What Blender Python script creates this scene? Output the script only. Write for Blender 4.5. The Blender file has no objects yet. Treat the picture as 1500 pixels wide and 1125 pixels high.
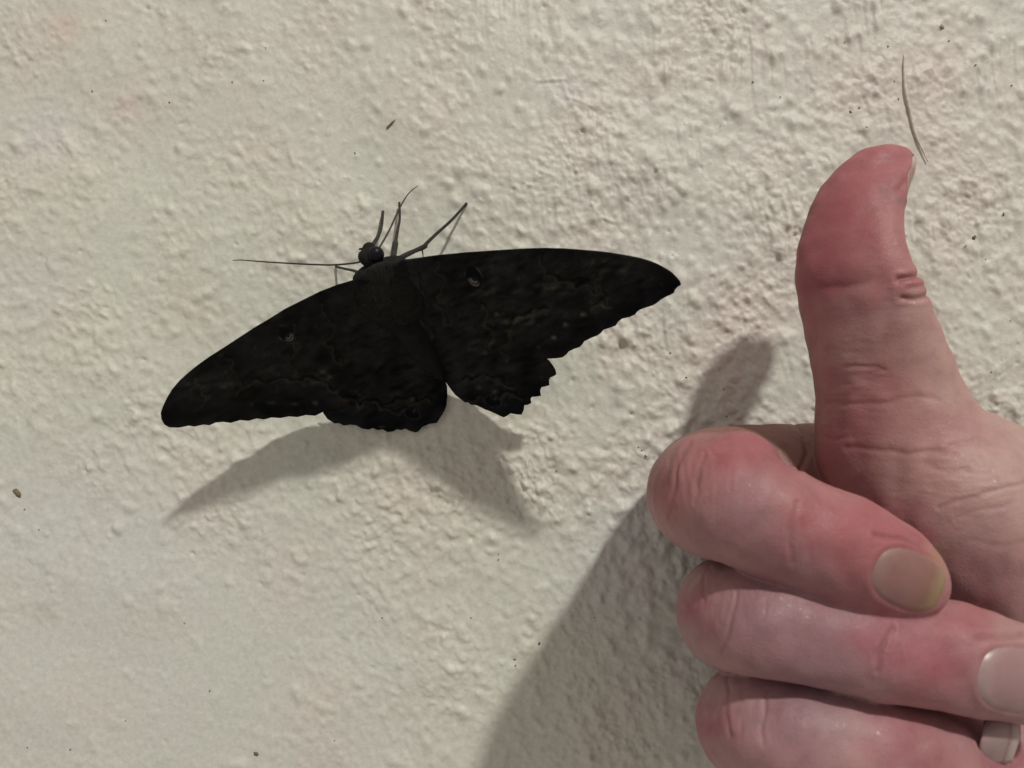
import bpy, bmesh, math
import numpy as np
from mathutils import Vector
from mathutils.bvhtree import BVHTree
from mathutils.geometry import delaunay_2d_cdt

# ---------------------------------------------------------------- camera, world, lamps, exposure
sc = bpy.context.scene
U = 0.00015                    # metres per working unit (about one photo pixel at the wall)
F = 1083.0                     # camera distance from the wall in the same unit (26 mm lens on 36 mm)
CX, CY = 750.0, 562.5

cam_d = bpy.data.cameras.new('camera')
cam_d.lens = 26.0
cam_d.sensor_width = 36.0
cam_d.clip_start = 0.002
cam_d.clip_end = 20.0
cam_d.dof.use_dof = True
cam_d.dof.focus_distance = F * U * 0.93
cam_d.dof.aperture_fstop = 38.0
cam = bpy.data.objects.new('camera', cam_d)
sc.collection.objects.link(cam)
cam.location = (0.0, -F * U, 0.0)
cam.rotation_euler = (math.radians(90), 0, 0)
sc.camera = cam

world = bpy.data.worlds.new("World")
sc.world = world
world.use_nodes = True
bg = world.node_tree.nodes['Background']
bg.inputs['Color'].default_value = (1.0, 0.925, 0.800, 1.0)
bg.inputs['Strength'].default_value = 0.375


def area_lamp(name, pos, target, size, power, color):
    d = bpy.data.lights.new(name, 'AREA')
    d.shape = 'DISK'
    d.size = size
    d.energy = power
    d.color = color
    o = bpy.data.objects.new(name, d)
    sc.collection.objects.link(o)
    o.location = pos
    o.rotation_euler = (Vector(target) - Vector(pos)).to_track_quat('-Z', 'Y').to_euler()
    return o


LH = 1.79                      # the porch lamp: above, to the right, away from the wall
area_lamp('porch_lamp', (0.455 * LH, -LH, 1.088 * LH), (0, 0, 0), 0.155, 56.0, (0.985, 1.0, 0.915))

area_lamp('cool_fill', (-1.5, -2.3, 0.7), (0, 0, 0), 1.6, 5.0, (0.84, 0.90, 1.0))  # added broad cool fill from the left; its source is unseen

sc.view_settings.view_transform = 'Standard'
sc.view_settings.look = 'None'
sc.view_settings.exposure = -0.06
sc.view_settings.gamma = 1.0

rng = np.random.default_rng(7)


# ---------------------------------------------------------------- helpers
def P(px, py, h):
    """point seen at photo position (px, py) standing h units off the wall -> working units (X right, Y down, h)"""
    s = 1.0 - h / F
    return np.stack([(np.asarray(px, float) - CX) * s, (np.asarray(py, float) - CY) * s, np.asarray(h, float) + 0 * s], -1)


def to_m(p):
    """working units -> metres in the scene"""
    p = np.asarray(p, float)
    return np.stack([p[..., 0] * U, -p[..., 2] * U, -p[..., 1] * U], -1)


def outward(verts, faces, mode):
    """True when the faces already look out (closed shapes) or towards the viewer's side (sheets)"""
    v = np.asarray(verts, float)
    v = v - v.mean(0)
    if isinstance(faces, list):
        tri = np.array([(f[0], f[k], f[k + 1]) for f in faces for k in range(1, len(f) - 1)])
    else:
        tri = np.vstack([faces[:, (0, k, k + 1)] for k in range(1, faces.shape[1] - 1)])
    a, b, c = v[tri[:, 0]], v[tri[:, 1]], v[tri[:, 2]]
    n = np.cross(b - a, c - a)
    return n[:, 1].sum() < 0 if mode == 'sheet' else (a * n).sum() > 0


def mesh_obj(name, verts, faces, mat, parent=None, smooth=True, mode='closed'):
    me = bpy.data.meshes.new(name)
    verts = np.asarray(verts, np.float32)
    if mode and not outward(verts, faces, mode):
        faces = [tuple(f)[::-1] for f in faces] if isinstance(faces, list) else faces[:, ::-1]
    faces = np.ascontiguousarray(faces, np.int32) if not isinstance(faces, list) else faces
    if isinstance(faces, np.ndarray):
        n, k = faces.shape
        me.vertices.add(len(verts))
        me.vertices.foreach_set('co', verts.ravel())
        me.loops.add(n * k)
        me.loops.foreach_set('vertex_index', faces.ravel())
        me.polygons.add(n)
        me.polygons.foreach_set('loop_start', np.arange(0, n * k, k, dtype=np.int32))
        me.update(calc_edges=True)
    else:
        me.from_pydata([tuple(v) for v in verts], [], faces)
        me.update()
    me.polygons.foreach_set('use_smooth', np.full(len(me.polygons), smooth))
    me.materials.append(mat)
    o = bpy.data.objects.new(name, me)
    sc.collection.objects.link(o)
    if parent:
        o.parent = parent
    return o


def color_attr(o, name, rgb):
    a = o.data.color_attributes.new(name, 'FLOAT_COLOR', 'POINT')
    buf = np.ones((len(o.data.vertices), 4), np.float32)
    buf[:, :3] = rgb
    a.data.foreach_set('color', buf.ravel())


def tag(o, label=None, cat=None, group=None, kind=None):
    for k, v in (('label', label), ('category', cat), ('group', group), ('kind', kind)):
        if v:
            o[k] = v
    return o


def empty(name, loc):
    o = bpy.data.objects.new(name, None)
    sc.collection.objects.link(o)
    o.location = loc
    return o


def keep_world(child, parent):
    child.parent = parent
    child.location = -Vector(parent.location)


def sstep(a, b, x):
    t = np.clip((x - a) / (b - a), 0, 1)
    return t * t * (3 - 2 * t)


def spectral(n, px, lo_u, lo_v, hi_u=None, hi_v=None, angle=0.0, seed=0):
    """periodic band-pass noise, n x n cells of px units; lo = fine blur sigma, hi = coarse blur sigma taken away"""
    r = np.random.default_rng(seed)
    w = np.fft.rfft2(r.standard_normal((n, n)).astype(np.float32))
    ky = np.fft.fftfreq(n, px)[:, None]
    kx = np.fft.rfftfreq(n, px)[None, :]
    ca, sa = math.cos(angle), math.sin(angle)
    ku, kv = kx * ca + ky * sa, -kx * sa + ky * ca
    g = np.exp(-2 * math.pi ** 2 * ((ku * lo_u) ** 2 + (kv * lo_v) ** 2))
    if hi_u:
        g = g * (1 - np.exp(-2 * math.pi ** 2 * ((ku * hi_u) ** 2 + (kv * hi_v) ** 2)))
    out = np.fft.irfft2(w * g, (n, n))
    return ((out - out.mean()) / out.std()).astype(np.float32)


def sample(img, px, X, Y):
    n = img.shape[0]
    u, v = X / px, Y / px
    i, j = np.floor(u).astype(int), np.floor(v).astype(int)
    fu, fv = (u - i).astype(np.float32), (v - j).astype(np.float32)
    i0, i1, j0, j1 = i % n, (i + 1) % n, j % n, (j + 1) % n
    return (img[j0, i0] * (1 - fu) + img[j0, i1] * fu) * (1 - fv) + (img[j1, i0] * (1 - fu) + img[j1, i1] * fu) * fv


def seg_dist(px, py, poly):
    d = np.full(np.shape(px), 1e9)
    for (x0, y0), (x1, y1) in zip(poly[:-1], poly[1:]):
        dx, dy = x1 - x0, y1 - y0
        t = np.clip(((px - x0) * dx + (py - y0) * dy) / (dx * dx + dy * dy + 1e-9), 0, 1)
        d = np.minimum(d, np.hypot(px - x0 - t * dx, py - y0 - t * dy))
    return d


def catmull(pts, n):
    pts = np.asarray(pts, float)
    p = np.vstack([2 * pts[0] - pts[1], pts, 2 * pts[-1] - pts[-2]])
    out = []
    for i in range(1, len(p) - 2):
        t = np.linspace(0, 1, n, endpoint=False)[:, None]
        a, b, c, d = p[i - 1], p[i], p[i + 1], p[i + 2]
        out.append(0.5 * (2 * b + (c - a) * t + (2 * a - 5 * b + 4 * c - d) * t ** 2 + (3 * b - a - 3 * c + d) * t ** 3))
    out.append(pts[-1:])
    return np.vstack(out)


def tube(pts, seg=8, cap=True):
    """pts rows (X, Y, h, radius) in working units -> verts, faces"""
    pts = np.asarray(pts, float)
    c, r = pts[:, :3], pts[:, 3]
    t = np.gradient(c, axis=0)
    t /= np.linalg.norm(t, axis=1)[:, None] + 1e-9
    up = np.array([0.0, 0.0, 1.0])
    if abs(t[0] @ up) > 0.9:
        up = np.array([0.0, 1.0, 0.0])
    V, Fc = [], []
    for i in range(len(c)):
        a = np.cross(t[i], up)
        a /= np.linalg.norm(a) + 1e-9
        b = np.cross(a, t[i])
        up = b
        for k in range(seg):
            w = 2 * math.pi * k / seg
            V.append(c[i] + r[i] * (math.cos(w) * a + math.sin(w) * b))
    for i in range(len(c) - 1):
        for k in range(seg):
            k2 = (k + 1) % seg
            Fc.append((i * seg + k, i * seg + k2, (i + 1) * seg + k2, (i + 1) * seg + k))
    if cap:
        Fc.append(tuple(range(seg))[::-1])
        Fc.append(tuple((len(c) - 1) * seg + k for k in range(seg)))
    return to_m(np.array(V)), Fc


def tube_px(pts, n=5, seg=8):
    """pts rows (px, py, h, r px) smoothed -> tube"""
    q = catmull(pts, n)
    w = P(q[:, 0], q[:, 1], q[:, 2])
    return tube(np.hstack([w, (q[:, 3] * (1 - q[:, 2] / F))[:, None]]), seg)


def blob(center, axes, radii, n=24, m=14):
    """ellipsoid in working units"""
    V, Fc = [], []
    for i in range(m + 1):
        a = math.pi * i / m
        for k in range(n):
            b = 2 * math.pi * k / n
            d = (math.cos(a) * radii[0] * axes[0] + math.sin(a) * math.cos(b) * radii[1] * axes[1]
                 + math.sin(a) * math.sin(b) * radii[2] * axes[2])
            V.append(center + d)
    for i in range(m):
        for k in range(n):
            k2 = (k + 1) % n
            Fc.append((i * n + k, i * n + k2, (i + 1) * n + k2, (i + 1) * n + k))
    return to_m(np.array(V)), Fc


class Mat:
    def __init__(self, name):
        self.m = bpy.data.materials.new(name)
        self.m.use_nodes = True
        self.t = self.m.node_tree
        self.n = self.t.nodes
        self.b = self.n['Principled BSDF']

    def node(self, typ, **kw):
        x = self.n.new(typ)
        for k, v in kw.items():
            if k in x.inputs:
                x.inputs[k].default_value = v
            else:
                setattr(x, k, v)
        return x

    def link(self, a, b):
        self.t.links.new(a, b)

    def set(self, **kw):
        for k, v in kw.items():
            self.b.inputs[k.replace('_', ' ')].default_value = v
        return self

    def attr(self, name):
        return self.node('ShaderNodeVertexColor', layer_name=name).outputs['Color']

    def coords(self):
        return self.node('ShaderNodeTexCoord').outputs['Object']

    def noise(self, scale, detail=3.0, rough=0.55, vec=None):
        x = self.node('ShaderNodeTexNoise', Scale=scale, Detail=detail, Roughness=rough)
        self.link(vec if vec else self.coords(), x.inputs['Vector'])
        return x.outputs['Fac']

    def ramp(self, fac, stops):
        r = self.node('ShaderNodeValToRGB')
        e = r.color_ramp.elements
        while len(e) < len(stops):
            e.new(0.5)
        for el, (p, c) in zip(e, stops):
            el.position = p
            el.color = (*c, 1)
        self.link(fac, r.inputs['Fac'])
        return r.outputs['Color']

    def mix(self, fac, a, b, mode='MIX'):
        x = self.node('ShaderNodeMix', data_type='RGBA', blend_type=mode)
        for s, v in ((x.inputs['Factor'], fac), (x.inputs['A'], a), (x.inputs['B'], b)):
            pass
        ins = {'f': x.inputs[0], 'a': x.inputs[6], 'b': x.inputs[7]}
        for k, v in (('f', fac), ('a', a), ('b', b)):
            if isinstance(v, (int, float)):
                ins[k].default_value = v
            elif isinstance(v, tuple):
                ins[k].default_value = (*v, 1)
            else:
                self.link(v, ins[k])
        return x.outputs[2]

    def bump(self, fac, strength, dist, normal=None):
        x = self.node('ShaderNodeBump', Strength=strength, Distance=dist)
        self.link(fac, x.inputs['Height'])
        if normal:
            self.link(normal, x.inputs['Normal'])
        return x.outputs['Normal']

    def base(self, col):
        self.link(col, self.b.inputs['Base Color'])

    def normal(self, nrm):
        self.link(nrm, self.b.inputs['Normal'])


# ---------------------------------------------------------------- materials
M = Mat('painted_plaster')
blotch = M.ramp(M.noise(38.0, 4.0, 0.6), [(0.36, (0.578, 0.564, 0.496)), (0.5, (0.584, 0.560, 0.496)), (0.68, (0.590, 0.545, 0.484))])
fine = M.ramp(M.noise(900.0, 3.0, 0.6), [(0.3, (0.90, 0.90, 0.89)), (0.7, (1.06, 1.06, 1.06))])
M.base(M.mix(1.0, M.mix(1.0, blotch, fine, 'MULTIPLY'), M.attr('tone'), 'MULTIPLY'))
M.set(Roughness=0.46)
M.b.inputs['Specular IOR Level'].default_value = 0.35
n1 = M.bump(M.noise(1900.0, 5.0, 0.65), 0.55, 0.00016)
M.normal(n1)
MAT_WALL = M.m

M = Mat('wing_scales')
grain = M.ramp(M.noise(2600.0, 2.0, 0.7), [(0.3, (0.70, 0.70, 0.70)), (0.7, (1.35, 1.33, 1.30))])
M.base(M.mix(1.0, M.attr('scales'), grain, 'MULTIPLY'))
M.set(Roughness=0.75)
M.b.inputs['Specular IOR Level'].default_value = 0.06
M.normal(M.bump(M.noise(2200.0, 3.0, 0.6), 0.4, 0.00008))
MAT_WING = M.m

M = Mat('moth_fur')
M.base(M.ramp(M.noise(700.0, 3.0, 0.6), [(0.3, (0.015, 0.0143, 0.0135)), (0.75, (0.027, 0.0255, 0.0235))]))
M.set(Roughness=0.9)
M.b.inputs['Specular IOR Level'].default_value = 0.05
M.normal(M.bump(M.noise(2500.0, 3.0, 0.6), 0.8, 0.00015))
MAT_FUR = M.m

M = Mat('moth_dark_fur')
M.base(M.ramp(M.noise(700.0, 3.0, 0.6), [(0.3, (0.013, 0.0126, 0.0124)), (0.75, (0.021, 0.0203, 0.020))]))
M.set(Roughness=0.9)
M.b.inputs['Specular IOR Level'].default_value = 0.03
MAT_FURD = M.m

M = Mat('moth_limb')
M.base(M.ramp(M.noise(1500.0, 2.0), [(0.3, (0.012, 0.011, 0.010)), (0.7, (0.040, 0.036, 0.031))]))
M.set(Roughness=0.6)
M.b.inputs['Specular IOR Level'].default_value = 0.2
MAT_LIMB = M.m

M = Mat('antenna_horn')
M.base(M.ramp(M.noise(1500.0, 2.0), [(0.3, (0.012, 0.010, 0.008)), (0.7, (0.025, 0.02, 0.016))]))
M.set(Roughness=0.6)
MAT_ANT = M.m

M = Mat('compound_eye')
M.base(M.ramp(M.noise(4000.0, 1.0), [(0.4, (0.004, 0.004, 0.006)), (0.6, (0.008, 0.008, 0.011))]))
M.set(Roughness=0.35)
M.b.inputs['Specular IOR Level'].default_value = 0.15
MAT_EYE = M.m

M = Mat('skin')
mott = M.ramp(M.noise(420.0, 4.0, 0.62), [(0.30, (0.90, 0.86, 0.85)), (0.5, (1.0, 1.0, 1.0)), (0.72, (1.07, 1.09, 1.08))])
mott2 = M.ramp(M.noise(110.0, 3.0, 0.6), [(0.3, (0.95, 0.91, 0.92)), (0.7, (1.04, 1.07, 1.06))])
M.base(M.mix(1.0, M.mix(1.0, M.attr('flush'), mott, 'MULTIPLY'), mott2, 'MULTIPLY'))
rgh = M.ramp(M.noise(1100.0, 3.0, 0.65), [(0.35, (0.60, 0.60, 0.60)), (0.62, (0.50, 0.50, 0.50)), (0.74, (0.26, 0.26, 0.26))])
M.link(rgh, M.b.inputs['Roughness'])
M.b.inputs['Specular IOR Level'].default_value = 0.36
M.b.inputs['Subsurface Weight'].default_value = 0.28
M.b.inputs['Subsurface Radius'].default_value = (1.0, 0.35, 0.2)
M.b.inputs['Subsurface Scale'].default_value = 0.0022
vo = M.node('ShaderNodeTexVoronoi', Scale=1500.0, feature='DISTANCE_TO_EDGE')
M.link(M.coords(), vo.inputs['Vector'])
nb = M.bump(vo.outputs['Distance'], 0.38, 0.00012)
nb = M.bump(M.noise(900.0, 4.0, 0.65), 0.35, 0.00016, nb)
nb = M.bump(M.noise(260.0, 2.0, 0.5), 0.4, 0.0003, nb)
M.normal(nb)
MAT_SKIN = M.m

M = Mat('nail_plate')
M.base(M.mix(1.0, M.attr('flush'), M.ramp(M.noise(500.0, 3.0), [(0.3, (0.93, 0.92, 0.92)), (0.7, (1.05, 1.05, 1.05))]), 'MULTIPLY'))
M.set(Roughness=0.36)
M.b.inputs['Subsurface Weight'].default_value = 0.25
M.b.inputs['Subsurface Radius'].default_value = (1.0, 0.5, 0.35)
M.b.inputs['Subsurface Scale'].default_value = 0.001
M.normal(M.bump(M.noise(700.0, 3.0), 0.25, 0.0001))
MAT_NAIL = M.m


def flat_mat(name, a, b, scale=900.0, rough=0.7):
    M = Mat(name)
    M.base(M.ramp(M.noise(scale, 3.0), [(0.3, a), (0.7, b)]))
    M.set(Roughness=rough)
    M.b.inputs['Specular IOR Level'].default_value = 0.2
    return M.m


MAT_DIRT = flat_mat('dirt', (0.08, 0.066, 0.054), (0.20, 0.165, 0.13))
MAT_FLAKE = flat_mat('brown_flake', (0.12, 0.085, 0.06), (0.24, 0.18, 0.13))
MAT_BRISTLE = flat_mat('pale_bristle', (0.48, 0.42, 0.35), (0.68, 0.63, 0.55))
MAT_SPLINTER = flat_mat('dark_splinter', (0.13, 0.10, 0.085), (0.30, 0.25, 0.21))

# ---------------------------------------------------------------- the wall
NT, TP = 2048, 2.0


def axis(lo, hi, step, far):
    core = np.arange(lo, hi + step, step)
    g, s = [], step
    d = 0.0
    while d < far:
        s *= 1.07
        d += s
        g.append(d)
    g = np.array(g)
    return np.concatenate([core[0] - g[::-1], core, core[-1] + g])


xs = axis(-790, 790, 2.1, 5500)
ys = axis(-600, 600, 2.1, 5500)
GX, GY = np.meshgrid(xs, ys)
PX, PY = GX + CX, GY + CY                       # photo position of every wall point

warp = spectral(NT, TP, 40, 40, seed=1)
wx = PX + 5 * sample(warp, TP, PX, PY)
wy = PY + 5 * sample(warp, TP, PX + 777, PY + 333)

right = sstep(650, 1050, PX + 0.25 * (562 - PY))          # rougher, brushed part on the right
lowleft = sstep(780, 250, PX - 0.2 * (PY - 560)) * sstep(560, 900, PY + 0.15 * (300 - PX))
lowleft = np.clip(lowleft, 0, 1)
upleft = sstep(700, 300, PX) * sstep(500, 150, PY)
mid = np.exp(-(((PX - 700) / 330) ** 2 + ((PY - 720) / 250) ** 2))

broad = sample(spectral(NT, TP, 45, 45, 140, 140, seed=2), TP, wx, wy)
peelL = sample(spectral(NT, TP, 3.6, 4.1, 11, 12, angle=math.radians(-38), seed=3), TP, wx, wy)
peelR = sample(spectral(NT, TP, 3.2, 3.7, 9.5, 11, angle=math.radians(-8), seed=4), TP, wx, wy)
wrin = sample(spectral(NT, TP, 2.0, 2.7, 6, 8, angle=math.radians(-30), seed=5), TP, wx, wy)
peelC = sample(spectral(NT, TP, 6.5, 8.5, 20, 26, angle=math.radians(-35), seed=13), TP, wx, wy)
streak = sample(spectral(NT, TP, 1.5, 26, 6, 60, angle=math.radians(-6), seed=6), TP, wx, wy)
fineN = sample(spectral(NT, TP, 1.5, 1.9, 4.5, 5, seed=8), TP, PX, PY)
patch = sample(spectral(NT, TP, 38, 38, 120, 120, seed=9), TP, PX, PY)
patch2 = sample(spectral(NT, TP, 30, 30, 120, 120, seed=10), TP, PX, PY)


def crisp(n):
    """rounded beads standing on a flatter skin of paint"""
    p = np.maximum(n - 0.15, 0)
    return 1.35 * p ** 1.15 / (1 + 0.18 * p) - 0.30 * np.maximum(-n - 0.6, 0)


peel = crisp(peelL) * (1 - right) + crisp(peelR) * right
calm = np.clip(sstep(620, 250, PY) * (1 - 0.55 * sstep(250, 600, PX) * sstep(1000, 700, PX) * sstep(200, 420, PY)), 0, 1)
amp = 1.0 - 0.34 * calm - 0.74 * lowleft - 0.12 * upleft + 0.42 * mid - 0.18 * right * sstep(420, 150, PY)
amp *= np.clip(1 + 0.28 * patch, 0.45, 1.6)
H = 1.6 * broad
H += 0.72 * amp * peel
H += 0.62 * amp * crisp(peelC)
H += 0.42 * amp * crisp(wrin) * np.clip(0.75 + 0.5 * patch2 + 0.5 * right, 0.1, 2.2)
H += right * 0.36 * streak * np.clip(0.6 + 0.6 * patch2, 0.05, 2)
H += 0.20 * fineN * (0.5 + 0.9 * right) * (1 - 0.6 * lowleft) * np.clip(0.6 + 0.6 * patch, 0.1, 2)
# crevices between the daubs of paint
ridge = -np.exp(-(np.abs(sample(spectral(NT, TP, 7, 11, 30, 36, angle=math.radians(-25), seed=11), TP, wx, wy)) / 0.10) ** 2)
H += 0.9 * ridge * sstep(0.5, 1.3, patch2 + 0.8 * right + 0.5 * mid) * amp

# knobs of roller paint and pin holes
tone = np.ones(GX.shape + (3,), np.float32)


def stamp(px, py, r, h, sq=1.0, ang=0.0, power=1.0):
    X, Y = px - CX, py - CY
    R = r * 3.0 * max(1, sq)
    i0, i1 = np.searchsorted(xs, (X - R, X + R))
    j0, j1 = np.searchsorted(ys, (Y - R, Y + R))
    if i1 <= i0 or j1 <= j0:
        return
    dx, dy = GX[j0:j1, i0:i1] - X, GY[j0:j1, i0:i1] - Y
    ca, sa = math.cos(ang), math.sin(ang)
    u, v = (dx * ca + dy * sa) / sq, -dx * sa + dy * ca
    d2 = (u * u + v * v) / (r * r)
    H[j0:j1, i0:i1] += h * np.exp(-d2 ** power)


kr = np.random.default_rng(21)
n_k = 0
while n_k < 1900:
    px, py = kr.uniform(-150, 1650), kr.uniform(-120, 1245)
    w = 0.10 + 0.55 * sstep(650, 1250, px + 0.2 * (500 - py)) + 0.32 * sstep(600, 200, py) * sstep(150, 500, px)
    w *= 1 - 0.75 * sstep(700, 950, py) * sstep(800, 500, px)
    if kr.uniform() > w:
        continue
    n_k += 1
    r = 2.2 + 6.4 * kr.uniform() ** 3.0
    hh = r * kr.uniform(0.22, 0.58)
    stamp(px, py, r, hh, kr.uniform(1.0, 1.6), kr.uniform(0.6, 2.2), kr.uniform(1.0, 1.7))
# the general stipple: thousands of small rounded beads, thick in the middle and on the right, thin at lower left
n_k = 0
while n_k < 9500:
    px, py = kr.uniform(-120, 1620), kr.uniform(-100, 1225)
    jx_, iy_ = np.searchsorted(xs, px - CX), np.searchsorted(ys, py - CY)
    w = float(amp[min(iy_, len(ys) - 1), min(jx_, len(xs) - 1)]) * 0.62 + 0.22 * float(right[min(iy_, len(ys) - 1), min(jx_, len(xs) - 1)])
    if kr.uniform() > w:
        continue
    n_k += 1
    r = kr.uniform(3.0, 6.8) * (1.0 if kr.uniform() < 0.8 else 1.5) * (1.15 if px > 850 else 1.0)
    stamp(px, py, r, r * kr.uniform(0.13, 0.36) * (0.6 + 0.5 * w), kr.uniform(1.0, 1.45), kr.uniform(0.3, 2.4), kr.uniform(1.0, 1.5))
for k in range(420):
    px, py = kr.uniform(-100, 1600), kr.uniform(-100, 1225)
    if kr.uniform() > 0.18 + 0.7 * sstep(500, 1200, px):
        continue
    stamp(px, py, kr.uniform(1.5, 2.8), -kr.uniform(1.5, 4.0), 1.0 + kr.uniform(0, 1.2), kr.uniform(0, 3))
# the biggest knobs, where the photograph has them
for px, py, r, hh in ((1132, 82, 11, 6), (1185, 245, 11, 6), (1408, 128, 15, 6), (1387, 326, 9, 6.5), (1492, 322, 10, 5), (946, 236, 13, 7),
                      (1360, 105, 8, 5), (1078, 165, 9, 4.5), (1130, 340, 9, 5), (1160, 175, 8, 4.5), (958, 132, 9, 5), (942, 20, 11, 6),
                      (262, 215, 6, 4), (206, 82, 6, 4), (180, 213, 7, 4), (24, 210, 6, 3.5), (270, 368, 6, 4.5), (712, 255, 5, 4), (880, 500, 9, 5),
                      (835, 455, 8, 4.5), (915, 490, 9, 5), (1000, 560, 9, 5), (1440, 30, 9, 5), (1230, 120, 7, 4), (1062, 110, 8, 5), (1000, 280, 9, 5.5)):
    stamp(px, py, r, 0.72 * hh, 1.15, 1.3, 1.2)
# a chipped crack above the moth, a slim paint sag
for (x0, y0, x1, y1) in ((828, 120, 836, 146), (836, 146, 856, 154), (856, 154, 872, 164), (790, 122, 828, 120), (868, 295, 884, 322), (884, 322, 904, 330)):
    for t in np.linspace(0, 1, 12):
        stamp(x0 + (x1 - x0) * t, y0 + (y1 - y0) * t, 2.2, -1.0)
        stamp(x0 + (x1 - x0) * t - 4, y0 + (y1 - y0) * t - 3, 3.0, 0.8)

tone[..., 0] += 0.006 * patch
tone[..., 1] -= 0.009 * patch * (1 - 0.4 * lowleft) + 0.026 * np.maximum(right, 0.8 * sstep(420, 100, PY))
tone[..., 2] -= 0.007 * patch - 0.05 * lowleft - 0.01 * right  # bluish lower left: tint of the cool light put into the wall colour
for px, py, r, c in ((830, 132, 22, (-0.01, -0.02, 0.06)), (885, 845, 75, (0.0, -0.008, 0.05)), (930, 760, 45, (0.0, -0.008, 0.05)), (120, 760, 150, (-0.005, -0.005, 0.03)), (1300, 90, 190, (0.0, -0.022, -0.012)), (560, 90, 130, (0.0, -0.016, -0.01)), (62, 190, 40, (0.0, -0.02, 0.07)), (50, 420, 60, (0.0, -0.01, 0.05)),
                     (65, 898, 14, (-0.10, -0.13, -0.16)), (95, 40, 22, (-0.02, -0.09, -0.10)), (190, 155, 18, (0.0, -0.06, -0.05))):
    g = np.exp(-((PX - px) ** 2 + (PY - py) ** 2) / r ** 2)[..., None]
    tone += g * np.array(c, np.float32)

# the paint lies smoother round the stuck bristle
bp = [(1324, 80), (1324.5, 100), (1326, 130), (1331, 155), (1336, 178), (1341, 197), (1348, 213), (1359, 237)]
near = np.zeros_like(H)
j0_, j1_ = np.searchsorted(ys, (40 - CY, 280 - CY))
i0_, i1_ = np.searchsorted(xs, (1270 - CX, 1410 - CX))
near[j0_:j1_, i0_:i1_] = np.exp(-(seg_dist(PX[j0_:j1_, i0_:i1_] + 4, PY[j0_:j1_, i0_:i1_], bp) / 13) ** 2)
H -= near * H * 0.75
fadeX = sstep(3200, 1500, np.abs(GX))
fadeY = sstep(3200, 1500, np.abs(GY))
H *= 0.90 * fadeX * fadeY
H -= np.percentile(H, 50)
H_at_img = H


def wall_h(px, py):
    i = np.clip(np.searchsorted(xs, np.asarray(px) - CX), 0, len(xs) - 1)
    j = np.clip(np.searchsorted(ys, np.asarray(py) - CY), 0, len(ys) - 1)
    return H[j, i]


ny, nx = GX.shape
V = to_m(np.stack([GX, GY, H], -1).reshape(-1, 3))
idx = np.arange(nx * ny).reshape(ny, nx)
Q = np.stack([idx[:-1, :-1], idx[1:, :-1], idx[1:, 1:], idx[:-1, 1:]], -1).reshape(-1, 4)
# sides and back of the wall slab
rim = np.concatenate([idx[0, :], idx[1:, -1], idx[-1, -2::-1], idx[-2:0:-1, 0]])
back = V[rim].copy()
back[:, 1] = 0.12
b0 = len(V)
V = np.vstack([V, back])
nr = len(rim)
r2 = np.roll(np.arange(nr), -1)
Q = np.vstack([Q, np.stack([rim, rim[r2], b0 + r2, b0 + np.arange(nr)], -1)])
cn = [b0, b0 + nx - 1, b0 + nx - 1 + ny - 1, b0 + 2 * (nx - 1) + ny - 1]
Q = np.vstack([Q, np.array([cn], int)])
wall = mesh_obj('wall', V, Q, MAT_WALL, mode=None)
color_attr(wall, 'tone', np.vstack([tone.reshape(-1, 3), np.ones((nr, 3))]))
tag(wall, 'rough cream painted plaster wall behind the moth and the hand', None, None, 'structure')

# ---------------------------------------------------------------- the moth
HS = 1.0
ctrl = np.array([
    (520, 412, 234), (465, 427, 228), (400, 465, 219), (320, 515, 200), (262, 570, 172), (238, 620, 142),
    (300, 622, 90), (350, 617, 64), (400, 612, 40), (470, 605, 20), (480, 614, 24), (560, 630, 26), (620, 626, 18), (650, 600, 22),
    (600, 383, 230), (660, 374, 227), (723, 368, 249), (790, 364, 274), (850, 367, 290), (920, 375, 302), (997, 417, 293),
    (935, 455, 250), (900, 477, 219), (855, 500, 182), (820, 523, 146), (760, 480, 168), (700, 470, 160),
    (812, 545, 105), (793, 568, 74), (765, 605, 40), (738, 611, 26), (700, 594, 18), (668, 578, 18), (655, 563, 24),
    (560, 430, 196), (590, 500, 104), (470, 520, 116), (400, 545, 116), (330, 580, 124), (540, 560, 54)], float)


def tps_fit(c):
    n = len(c)
    d = np.hypot(c[:, None, 0] - c[None, :, 0], c[:, None, 1] - c[None, :, 1]) / 100
    K = d ** 2 * np.log(d + 1e-6) + np.eye(n) * 0.02
    Pm = np.c_[np.ones(n), c[:, :2] / 100]
    A = np.block([[K, Pm], [Pm.T, np.zeros((3, 3))]])
    return np.linalg.solve(A, np.r_[c[:, 2], 0, 0, 0])


TPS = tps_fit(ctrl)


def moth_h(px, py):
    px, py = np.asarray(px, float), np.asarray(py, float)
    d = np.hypot(px[..., None] - ctrl[:, 0], py[..., None] - ctrl[:, 1]) / 100
    k = d ** 2 * np.log(d + 1e-6)
    return k @ TPS[:-3] + TPS[-3] + TPS[-2] * px / 100 + TPS[-1] * py / 100


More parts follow.
